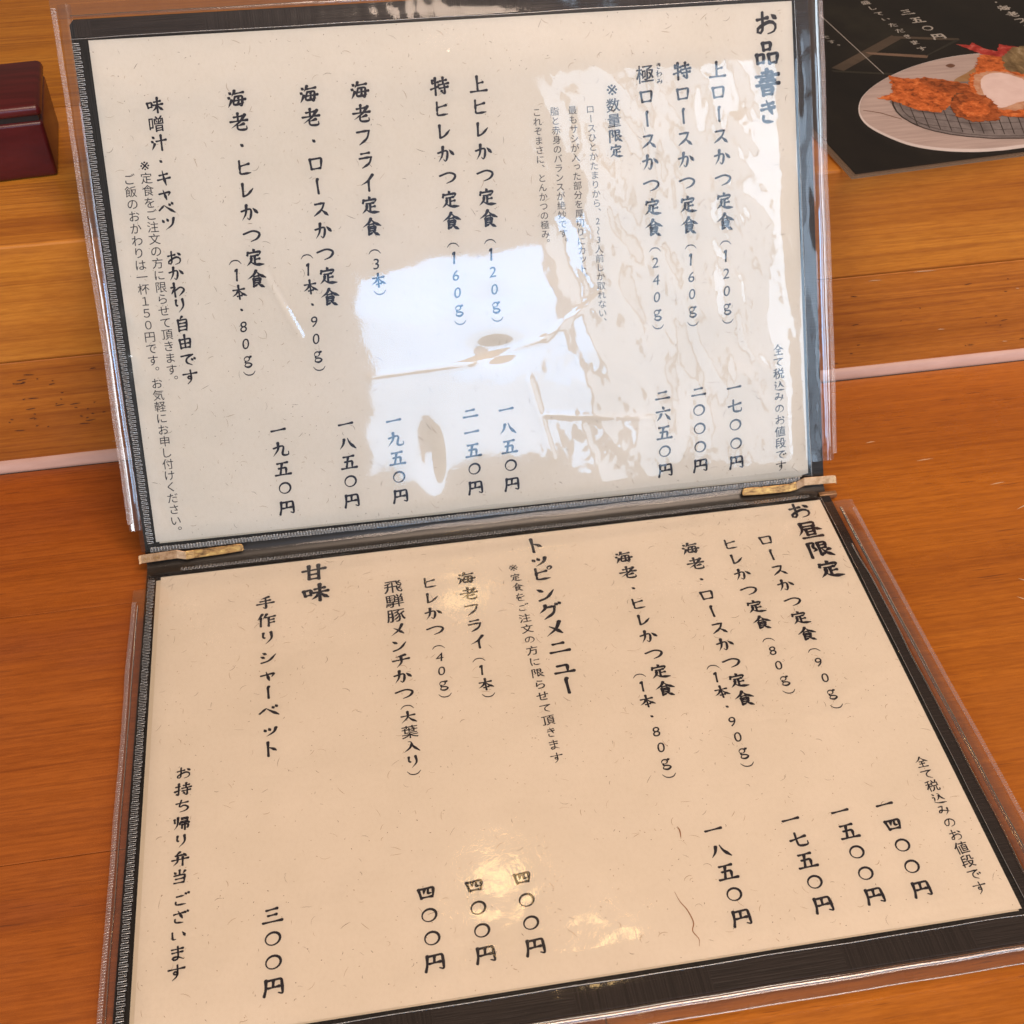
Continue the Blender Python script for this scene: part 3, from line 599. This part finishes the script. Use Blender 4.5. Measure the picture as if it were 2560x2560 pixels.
def hlo(x, y):
    h = .80+.26*nz(x, y, 80, 70, 21)+.10*nz(x, y, 26, 30, 22)+.02*nz(x, y, 9, 9, 23)
    bt = sm(-y, 150, 205); h += bt*(.14*abs(nz(x, y, 16, 12, 24))+.05*nz(x, y, 6, 6, 25))
    h += (1-sm(-y, 8, 45))*(.10*nz(x, y, 40, 7, 26))
    e = min(x+5.4, 300-x, y+211.8, 2.2-y); h = .10+(h-.10)*sm(e, 0, 12)
    return max(h, .30 if (1 < x < 297.5 and -208 < y < 0) else -.35)
v_, f_ = grid(U, -7.2, 298.6, -3.6, 210.9, hup, .8); obj('clear_pocket', v_, f_, M['film_up'], folder, True)
v_, f_ = grid(L, -5.4, 300.0, -211.8, 2.2, hlo, 1.2); obj('clear_pocket', v_, f_, M['film_lo'], folder, True)

# clear outer sleeve: the flange showing wood through it, and the strip over the black margin
def edge_wob(k, y): return .55*noise.noise(Vector((y/48, k*1.3, .5)))+.12*noise.noise(Vector((y/11, k*1.3, 2.5)))
def frame_strip(fr, x0, x1, y0, y1, base, amp, k, step=2.0, ax='y', mat='sleeve', bulge=0):
    def hf(x, y):
        r = amp*(noise.noise(Vector((x/(9 if ax == 'y' else 60), y/(60 if ax == 'y' else 9), k)))+.3*noise.noise(Vector((x/4, y/12, k+5))))
        return base+r+bulge*(1-((x-(x0+x1)/2)/((x1-x0)/2))**2)
    f2 = (lambda x, y, h: fr(x+edge_wob(k, y)*(1 if (x0+x1)/2 < 0 and x < (x0+x1)/2 or (x0+x1)/2 > 0 and x > (x0+x1)/2 else 0), y, h)) if ax == 'y' and mat == 'sleeve' else fr
    v_, f_ = grid(f2, x0, x1, y0, y1, hf, step); obj('sleeve_flange', v_, f_, M[mat], folder, True)
frame_strip(U, -11.0, -5.4, 6, 224.6, -1.3, .2, 31, .6, bulge=.75)
frame_strip(U, 298.9, 305.2, 6, 218.6, .15, .45, 32, 1.2, mat='sleeve_in')
frame_strip(U, 304.9, 310.2, 6, 218.6, -.3, .2, 32, .6, bulge=.6)
frame_strip(U, -5.1, 305.2, 211.3, 218.6, -.1, .35, 33, 1.5, 'x', 'sleeve_in')
frame_strip(U, -13.5, 311.4, 218.7, 226.4, -.1, .35, 33, 1.5, 'x')
frame_strip(L, -11.0, -5.6, -226, -4, -1.6, .4, 34, 1.2)
frame_strip(L, 300.3, 305.5, -221, -1.5, .1, .45, 35, 1.2, mat='sleeve_in')
frame_strip(L, 305.6, 313.8, -221, -1.5, .0, .5, 35, 1.2)
frame_strip(L, -5.5, 305.5, -221.2, -212.0, -.1, .25, 36, 1.5, 'x', 'sleeve_in')
frame_strip(L, -11.2, 315.5, -228.4, -221.3, -.4, .22, 36, 1.5, 'x')
# rolled rims that catch long highlights
def rim(fr, pts, r, h, mat, name='sleeve_rim', wob=.3, sg=5):
    mb = MB(); (xa, ya), (xb, yb) = pts; Ln = math.hypot(xb-xa, yb-ya); m_ = int(Ln/3); tx_, ty_ = (xb-xa)/Ln, (yb-ya)/Ln; vs = []
    for i in range(m_+1):
        x = xa+(xb-xa)*i/m_; y = ya+(yb-ya)*i/m_; q = wob*noise.noise(Vector((i*.12, h, 2))); 
        for j in range(sg):
            a_ = 2*math.pi*j/sg; c_ = math.cos(a_)*r; vs.append(fr(x-ty_*(c_+q), y+tx_*(c_+q), h+math.sin(a_)*r*.7))
    mb.add(vs, [(i*sg+j, (i+1)*sg+j, (i+1)*sg+(j+1) % sg, i*sg+(j+1) % sg) for i in range(m_) for j in range(sg)])
    mb.build(name, mat, folder, True)

rim(U, ((-6, 219.6), (306, 219.6)), .5, .1, M['sleeve']); rim(L, ((307.2, -6), (309.0, -222)), .8, -.2, M['sleeve'], sg=9); rim(L, ((304.0, -30), (304.6, -216)), .35, .35, M['sleeve_in'], sg=8, wob=1.2)
rim(L, ((-6, -222.8), (307, -223.0)), .9, -.2, M['sleeve'], sg=9); rim(L, ((-8, -228.0), (314, -228.4)), .3, -.3, M['weld_out'])
rim(L, ((-5, -211.9), (300, -211.9)), .17, .15, M['weld'], 'pocket_edge', .35, 6); rim(L, ((300.0, -211), (300.4, 2)), .14, .15, M['weld'], 'pocket_edge', .3, 6); rim(U, ((-7, 210.9), (298, 210.9)), .17, .5, M['weld'], 'pocket_edge', .3, 6); rim(U, ((298.6, -3), (298.6, 210)), .14, .5, M['weld'], 'pocket_edge', .3, 6); rim(L, ((-8.2, -14), (-8.8, -222)), .3, -.9, M['sleeve'])
# welded seams: a square-wave bead pressed along the edges of the clear vinyl
def weld(fr, a_, b_, width, pitch, r, h, mat, name='welded_seam', var=.12, wk=None):
    (xa, ya), (xb, yb) = a_, b_; Ln = math.hypot(xb-xa, yb-ya); tx_, ty_ = (xb-xa)/Ln, (yb-ya)/Ln; P = []; n_ = int(Ln/pitch)
    for i in range(n_):
        s0 = i*pitch; ww = width*(1+var*math.sin(i*1.7)+var*.6*math.sin(i*.37))/2
        for s, q in ((s0, -ww), (s0+pitch*.08, ww), (s0+pitch*.46, ww*1.05), (s0+pitch*.54, -ww)):
            P.append((xa+tx_*s-ty_*q+(edge_wob(wk, ya+ty_*s+tx_*q) if wk else 0), ya+ty_*s+tx_*q))
    mb = MB(); vs = []
    for i, p in enumerate(P):
        p0, p1 = P[max(i-1, 0)], P[min(i+1, len(P)-1)]; dx, dy = p1[0]-p0[0], p1[1]-p0[1]; l = math.hypot(dx, dy) or 1; nx_, ny_ = -dy/l*r, dx/l*r
        vs += [fr(p[0]+nx_, p[1]+ny_, h), fr(p[0], p[1], h+r*.9), fr(p[0]-nx_, p[1]-ny_, h)]
    mb.add(vs, [(3*i+j, 3*i+j+1, 3*i+3+j+1, 3*i+3+j) for i in range(len(P)-1) for j in (0, 1)])
    o = mb.build(name, mat, folder, True); o['kind'] = 'stuff'
weld(U, (-5.2, 209), (-2.7, -2), 2.6, 1.72, .17, .75, M['weld'])
weld(U, (-3, -3.0), (294, -1.6), 2.0, 1.30, .19, .75, M['weld'])
weld(L, (-2.6, -1.5), (-3.9, -211), 2.6, 1.72, .17, .75, M['weld'])
weld(L, (10, 2.9), (296, 2.4), 1.6, 1.55, .16, 1.3, M['weld'])
weld(U, (-12.4, 223), (-10.2, 8), 1.9, 1.05, .18, -.2, M['weld_out'], 'edge_seam', .04, 31)
weld(U, (310.4, 223), (310.3, 8), 1.8, 1.05, .18, .75, M['weld_out'], 'edge_seam', .04, 32)
weld(L, (-10.1, -12), (-10.8, -226), 1.6, 1.05, .15, -.9, M['weld_out'], 'edge_seam', .04, 34)
weld(L, (312.4, -8), (314.6, -226), 1.6, 1.05, .15, .75, M['weld_out'], 'edge_seam', .04, 35)
# brass corner clips gripping the spine
def clip(xo, xb, xi, yo, yb_, yi, zo, zi, letters, label):
    """xo outer (folded) end, xb bend, xi inner free end"""
    e = empty('corner_clip', L((xo+xi)/2, 9, 1), '', ''); 
    for k_ in ('label', 'category'):
        if k_ in e: del e[k_]
    e.parent = folder; e.location = Vector(e.location)-Vector(folder.location)
    wv = Vector((0, .62, .785))          # width direction across the band, facing up and to the diner
    nv = Vector((0, -.785, .62)); sg = 1 if xi > xo else -1
    def strip(name, pts, wd, th, mat):
        vs = []; 
        for (x, y, z, k2) in pts:
            c_ = Vector((x, y, z))
            for a_, b_ in ((-.5, 0), (.5, 0), (.5, 1), (-.5, 1)): vs.append((c_+wv*(a_*wd*k2)+nv*(b_*th))*MM)
        fs = [(4*i+j, 4*i+(j+1) % 4, 4*i+4+(j+1) % 4, 4*i+4+j) for i in range(len(pts)-1) for j in range(4)]+[(3, 2, 1, 0), tuple(4*(len(pts)-1)+j for j in range(4))]
        if sg < 0: fs = [tuple(reversed(f)) for f in fs]
        o = obj(name, vs, fs, mat, e); bevel(o, .00018, 2); return o
    strip('band', [(xo-sg*.25, yo-.25, zo-.55, 1), (xo-sg*.1, yo, zo, 1), (xo+sg*1, yo+.1, zo+.35, 1), (xb-sg*2, yb_, zo+.45, 1), (xb+sg*1.6, yb_-.3, zi+.1, .95)], 3.7, .5, M['brass'])
    strip('tongue', [(xb+sg*1.62, yb_-.3, zi+.1, .95), (xb+sg*5, yi-.2, zi-.1, .9), (xi-sg*9, yi, zi, .88), (xi-sg*3, yi+.1, zi+.35, .88), (xi-sg*.7, yi+.1, zi+.2, .8), (xi, yi+.1, zi-.2, .45)], 4.0, .45, M['gold'])
    if letters:
        mb = MB(); 
        for i, ch in enumerate(letters):
            for vs, fs in font_glyph(ch, 's'):
                mb.add([(Vector((xo+2.6+i*1.45+vx*2.3, yo+.12, zo+.42))+wv*(vy*2.5)+nv*.56)*MM for vx, vy in vs], fs)
        mb.build('stamped_letters', M['gold'], e)
clip(-7.8, 10.5, 37.2, 9.6, 10.2, 10.6, 3.2, 2.4, 'shimbi', '')
clip(309.6, 292.5, 264.8, 9.6, 10.2, 9.4, 3.0, 1.6, '', '')
o = obj('lower_hook', box8(.3005, .3090, .0035, .0062, -.0030, -.0004), BOXF, M['brass'], folder); bevel(o, .0004)

# one long curly plant fibre embedded in the lower page
sh = [o for o in bpy.data.objects if o.name == 'menu_sheet.001'][0]
mb = MB(); cu_ = catmull([np.array(q) for q in [(182.6, -184), (183.5, -187.9), (185.1, -191.3), (186, -196.1), (184.9, -199.3), (186.2, -202.4), (185.6, -205)]], 6)
ribbon(mb, [tuple(q) for q in cu_], [.10+.28*math.sin(math.pi*min(1, (i+1)/len(cu_))) for i in range(len(cu_))], L, .06)
mb.build('long_fibre', M['stick'], sh); mb = MB()
cu_ = catmull([np.array(q) for q in [(190.2, -158.6), (190.6, -160.6), (190.2, -163.8)]], 5)
ribbon(mb, [tuple(q) for q in cu_], [.5*math.sin(math.pi*(i+.6)/(len(cu_)+.4)) for i in range(len(cu_))], L, .06)
mb.build('long_fibre', M['stick'], sh)

# ------------------------------------------------------------------ red lacquered box on the ledge, left
ZL = .1150
box = empty('lacquer_box', (-.09, .175, ZL), 'dark red lacquered wooden box with lid, standing on the ledge left of the menu', 'box')
def brot(q):
    c_, s_ = math.cos(.088), math.sin(.088); x, y = q[0]+.0285, q[1]-.1495; return (-.0285+c_*x-s_*y, .1512+s_*x+c_*y, q[2])
def taper(name, x0, x1, y0, y1, z0, z1, ins, bw, seg=4):
    vs = box8(x0, x1, y0, y1, z0, z1); vs = vs[:4]+[(x0+ins, y0+ins*.6, z1), (x1-ins, y0+ins*.6, z1), (x1-ins, y1-ins, z1), (x0+ins, y1-ins, z1)]
    vs = [brot(q) for q in vs]; o = obj(name, vs, BOXF, M['lacquer'], box, True); bevel(o, bw, seg); return o
taper('body', -.20, -.0285, .1495, .2020, ZL, ZL+.0262, .0006, .0018)
taper('lid', -.20, -.0282, .1500, .2025, ZL+.0284, ZL+.0335, .0012, .0022)
o = obj('inner_rim', [brot(q) for q in box8(-.198, -.0305, .1515, .1995, ZL+.02, ZL+.030)], BOXF, M['cover_edge'], box)

# ------------------------------------------------------------------ laminated photo card on the ledge, right
ca = math.radians(4.7); cu0 = Vector((.3276, .0874, 0)); ZC = .1165
def Cw(x, y, h=0.0):          # world millimetres -> point on the card
    return Vector((x*MM, y*MM, ZC+h*MM))
def Cc(a_, b_): return (327.6+math.cos(ca)*a_-math.sin(ca)*b_, 87.4+math.sin(ca)*a_+math.cos(ca)*b_)
card = empty('photo_card', (.45, .2, .1155), 'laminated black card picturing fried cutlets on a pale plate, on the ledge to the right', 'menu card')
n = N('card_print_black'); t = n.noise(n.coords((16, 12, 12)), 1, 4, .6); t2 = n.noise(n.coords((50, 90, 50), rot=(0, 0, .5)), 1, 4, .6)
c = n.ramp(t, [(.35, (.008, .006, .007)), (.55, (.016, .012, .011)), (.72, (.034, .030, .022))]); n.pbr(c, .7, spec=.15); M['cblack'] = n.m
M['lamfilm'] = film('laminate_film', 1.0, .10, (.98, .98, .98), bs=.06, bscale=60)
W_, H_ = 297, 210
v_, f_ = sheet_box(Cw, [Cc(0, 0), Cc(W_, 0), Cc(W_, H_), Cc(0, H_)], -.5, 0); obj('print_base', v_, f_, M['cblack'], card)
v_, f_ = sheet_box(Cw, [Cc(-3.6, -3.6), Cc(W_+3.6, -3.6), Cc(W_+3.6, H_+3.6), Cc(-3.6, H_+3.6)], -.62, -.52); o = obj('laminate_back', v_, f_, film('laminate_margin', 1.6, .15, (.90, .85, .80), haze=.22, hcol=(.75, .5, .34)), card)
v_, f_ = grid(Cw, 0, 1, 0, 1, lambda x, y: 0, 1)
P4 = [Cc(-3.4, -3.4), Cc(W_+3.4, -3.4), Cc(W_+3.4, H_+3.4), Cc(-3.4, H_+3.4)]
obj('laminate_front', [Cw(p[0], p[1], .75) for p in P4], [(0, 1, 2, 3)], M['lamfilm'], card)
def printcol(name, stops, sc=(200, 200, 200), rough=.6, det=5, dist=.5):
    n = N(name); t = n.noise(n.coords(sc), 1, det, .65, dist); n.pbr(n.ramp(t, stops), rough, spec=.15); return n.m
PM = {
 'plate': printcol('print_plate', [(.3, (.46, .37, .36)), (.7, (.60, .50, .49))], (30, 400, 30), det=3),
 'rim': printcol('print_plate_rim', [(.3, (.70, .64, .66)), (.7, (.80, .74, .76))], (40, 40, 40)),
 'tray': printcol('print_tray', [(.3, (.16, .14, .15)), (.7, (.36, .32, .33))], (60, 60, 60)),
 'fry': printcol('print_fried_crumb', [(.30, (.16, .040, .012)), (.43, (.50, .125, .028)), (.58, (.72, .215, .055)), (.75, (.85, .42, .17))], (330, 330, 330)),
 'fryd': printcol('print_fried_dark', [(.30, (.10, .030, .010)), (.5, (.40, .10, .024)), (.68, (.62, .20, .06))], (300, 300, 300)),
 'fryb': printcol('print_fried_brown', [(.3, (.07, .03, .015)), (.7, (.26, .10, .04))], (300, 300, 300)),
 'tail': printcol('print_shrimp_tail', [(.35, (.30, .020, .016)), (.55, (.52, .06, .05)), (.72, (.66, .25, .22))], (200, 200, 200)),
 'meat': printcol('print_white_meat', [(.3, (.74, .60, .60)), (.7, (.84, .72, .72))], (90, 90, 90)),
 'pale': printcol('print_pale_crumb', [(.3, (.50, .22, .11)), (.6, (.66, .42, .30))], (260, 260, 260)),
 'greens': printcol('print_cabbage', [(.3, (.10, .06, .025)), (.6, (.32, .23, .12)), (.75, (.55, .46, .32))], (180, 90, 180)),
 'sauce': printcol('print_mustard', [(.3, (.36, .19, .06)), (.7, (.48, .33, .20))], (60, 60, 60)),
 'glass': printcol('print_tray_edge', [(.3, (.055, .042, .034)), (.7, (.13, .095, .072))], (30, 30, 30)),
 'glassl': printcol('print_tray_edge_light', [(.3, (.16, .105, .075)), (.7, (.30, .20, .15))], (30, 30, 30)),
 'dim': printcol('print_dim_reflection', [(.3, (.022, .020, .018)), (.7, (.045, .040, .030))], (30, 60, 30)),
 'dark': flat('print_dark_wire', (.035, .020, .018), .6), 'spot': flat('print_brown_spot', (.17, .075, .045), .6), 'white': flat('print_white_ink', (.55, .52, .50), .6)}
def jag(pts, amp, step, seed):
    rg = random.Random(seed); out = []
    for i in range(len(pts)):
        a_, b_ = pts[i], pts[(i+1) % len(pts)]; l = math.hypot(b_[0]-a_[0], b_[1]-a_[1]); m_ = max(1, int(l/step))
        for j in range(m_):
            t = j/m_; nx_, ny_ = (b_[1]-a_[1])/l, -(b_[0]-a_[0])/l; q = rg.uniform(-amp, amp)
            out.append((a_[0]+(b_[0]-a_[0])*t+nx_*q, a_[1]+(b_[1]-a_[1])*t+ny_*q))
    return out
from mathutils.geometry import tessellate_polygon
def shape(name, pts, mat, h):
    v3 = [Vector((p[0], p[1], 0)) for p in pts]; tr = tessellate_polygon([v3]); vs = [Cw(p[0], p[1], h) for p in pts]; fs = []
    for t in tr:
        a_, b_, c_ = (pts[i] for i in t); A = (b_[0]-a_[0])*(c_[1]-a_[1])-(c_[0]-a_[0])*(b_[1]-a_[1]); fs.append(tuple(t) if A > 0 else tuple(reversed(t)))
    return obj(name, vs, fs, PM[mat], card)
def smooth_closed(P, n_=5):
    P = [np.array(p, float) for p in P]; out = []; m_ = len(P)
    for i in range(m_):
        a_, b_, c_, d_ = P[i-1], P[i], P[(i+1) % m_], P[(i+2) % m_]
        for j in range(n_): t = j/n_; out.append(tuple(.5*((2*b_)+(c_-a_)*t+(2*a_-5*b_+4*c_-d_)*t*t+(3*b_-a_-3*c_+d_)*t*t*t)))
    return out
shape('printed_tray_edge', [(355, 196.5), (401, 230.5), (404, 225), (360, 192)], 'glass', .03)
shape('printed_tray_edge', [(354, 194), (385, 184.6), (384, 182.6), (354.5, 191.6)], 'dim', .035)
shape('printed_tray_edge', [(401.5, 229.3), (434.5, 220.3), (434, 217.6), (402, 226)], 'glass', .04)
shape('printed_tray_edge', [(379.2, 212.2), (410.0, 202.4), (408, 199.3), (380.5, 209)], 'glassl', .05)
shape('printed_tray_edge', [(410.0, 202.4), (434.5, 218), (432, 219), (408, 202)], 'dim', .055)
plate = [(349.2, 136.8), (351.1, 147), (356.5, 158.5), (363.9, 167.8), (374, 176.9), (384.6, 184.2), (396.7, 190.8), (410.7, 196.1), (423.9, 199.2), (438.2, 200), (452, 199), (470, 192), (486, 180), (497, 164), (501, 146), (497, 128), (486, 113), (470, 102.6), (452, 98.6), (432, 98.0), (413, 97.2), (402, 96.4), (388, 97.2), (374, 101), (362.8, 107.5), (355.8, 116.4), (350.5, 127.4)]
shape('printed_plate', smooth_closed(plate, 4), 'rim', .06)
pl2 = [(425+(x-425)*.985, 150+(y-150)*.965+1.2) for x, y in plate]
shape('printed_plate', smooth_closed(pl2, 4), 'plate', .08)
shape('printed_vein', [(353.7, 147.4), (360.8, 143.4), (368.4, 135.1), (368.2, 134.4), (360.6, 142.6), (353.5, 146.9)], 'spot', .10)
shape('printed_spot', smooth_closed([(413.6, 188.6), (417.2, 190.6), (418.5, 187.8), (415.2, 185.7)]), 'spot', .10)
shape('printed_sauce', smooth_closed([(410.5, 171), (420, 178), (429.2, 184), (428, 172.1), (419.5, 163.6), (412.6, 164.8)]), 'sauce', .11)
rack = [(372.1, 156), (369.9, 150), (368.9, 143), (369.3, 136.7), (371.7, 129.3), (375, 124), (379, 119.9), (385, 115.5), (391.4, 112.3), (402, 108.4), (416.7, 106), (434, 107), (450, 112), (464, 122), (470, 136), (468, 150), (455, 162), (430, 168), (400, 168)]
shape('printed_tray', smooth_closed(rack, 3), 'tray', .12)
mb = MB()
Cf = lambda x, y, h: Cw(x, y, h)
ribbon(mb, rack[:14], [.9]*14, Cf, .15); ribbon(mb, [(425+(x-425)*.94, 140+(y-140)*.93) for x, y in rack[:14]], [.45]*14, Cf, .16)
for i in range(20):
    x = 373+i*4.6; y0_ = 109+abs(425-x)**2*.0060+1; ribbon(mb, [(x, max(y0_, 107)), (x+7+i*.3, max(y0_, 107)+34)], [.42, .42], Cf, .17+.001*i)
for i in range(5):
    ribbon(mb, [(371+i*1.5, 130+i*7), (400, 117+i*7), (440, 113+i*7)], [.35]*3, Cf, .20+.002*i)
mb.build('printed_rack_wires', PM['dark'], card)
fry1 = [(365, 158.5), (374.6, 162.4), (377.1, 170.3), (380.5, 182.0), (385.4, 177.8), (391, 176.5), (397.1, 177.3), (406.2, 172.8), (414.8, 166.1), (418.9, 160.7), (418.4, 151.1), (409.1, 143.6), (399.8, 146.1), (388.9, 137.9), (382.2, 141), (375.9, 146.2), (372.8, 153.5)]
shape('printed_cutlet', jag(fry1, .8, 1.1, 1), 'fry', .24)
shape('printed_cutlet_shade', jag([(392, 174), (398, 176.6), (406, 171.5), (414, 165.5), (417, 160), (412, 152), (405, 148), (402, 156), (396, 163)], .9, 1.2, 2), 'fryd', .26)
shape('printed_cutlet_shade', jag([(399, 146), (406, 149), (411, 154), (406, 157), (401, 152)], .7, 1.0, 3), 'fryb', .27)
shape('printed_shrimp', jag([(436.5, 197.9), (447.6, 199.5), (447.8, 189.6), (441.1, 177.9), (435.6, 171.5), (424.9, 172.7), (427.1, 183.2)], .8, 1.1, 5), 'fry', .25)
shape('printed_shrimp_tail', jag([(429.8, 213.2), (436, 210), (439.2, 213.6), (442.2, 204.5), (447.2, 200.4), (452.0, 208.6), (460.5, 203.5), (453, 197.5), (446, 193.2), (437.2, 199)], .4, 1.2, 6), 'tail', .27)
shape('printed_cabbage', jag([(446.9, 193.3), (457.7, 203.4), (472, 205), (482, 190), (478, 168), (462, 160), (446, 160), (440.9, 166.9), (439.9, 175.8)], .9, 1.3, 7), 'greens', .28)
shape('printed_cut_rim', jag([(421.2, 176.4), (430.3, 180.2), (440.9, 178.2), (452, 168), (458, 152), (456, 132), (440, 123), (427, 125.6), (420.9, 127.7), (415.0, 131.9), (411.4, 139.3), (412.3, 151.5), (415.4, 163.6)], .9, 1.2, 8), 'fry', .30)
shape('printed_cut_rim', jag([(422.5, 174.6), (431, 178), (440, 176), (449, 166), (454, 151), (448, 138), (436, 136), (426, 133.6), (418.0, 135.9), (414.6, 141.3), (415, 151.5), (418, 163.6)], .7, 1.2, 9), 'pale', .32)
shape('printed_white_meat', jag(smooth_closed([(426.5, 172.1), (434.6, 175.6), (441.4, 171.8), (446, 163), (448, 151), (438, 144.0), (430.4, 141.5), (421.2, 137.4), (417.8, 141), (417.6, 149.5), (421.1, 162.7)]), .25, 1.5, 10), 'meat', .34)
shape('printed_cutlet', jag([(396.9, 142.8), (401.5, 152.3), (410.3, 156.7), (418.5, 151.9), (419.5, 141), (417.8, 131.7), (412.6, 125), (400.6, 125.6), (395.0, 133.4)], .8, 1.1, 4), 'fryd', .36)
shape('printed_cutlet', jag([(399.9, 141.8), (404.5, 146.3), (411.3, 147.7), (415, 141), (412.8, 134), (406.6, 129.6), (400, 131)], .7, 1.1, 14), 'fry', .38)
mb = MB(); ribbon(mb, [(372.4, 264), (378.7, 185.0)], [.45, .45], Cf, .12); mb.build('printed_line', PM['white'], card)
def ctext(t, p0, p1, em, st='M'):
    nn = max(1, len(t)-1); text_line(t, st, p0[0], p0[1], (p1[0]-p0[0])/nn, (p1[1]-p0[1])/nn, Cf, card, PM['white'], em, base=.42, name='printed_text')
ctext('三五〇円', (420.6, 258.2), (424.6, 223.8), 9.0); ctext('盛していただきます', (403.2, 275.5), (409.7, 210.1), 5.6, 'f')
ctext('・海老フライ', (475.2, 263), (478.6, 218), 7.6); ctext('です。', (365.0, 233.4), (367.0, 221.0), 4.6, 's')
bpy.data.objects.remove(_fo)
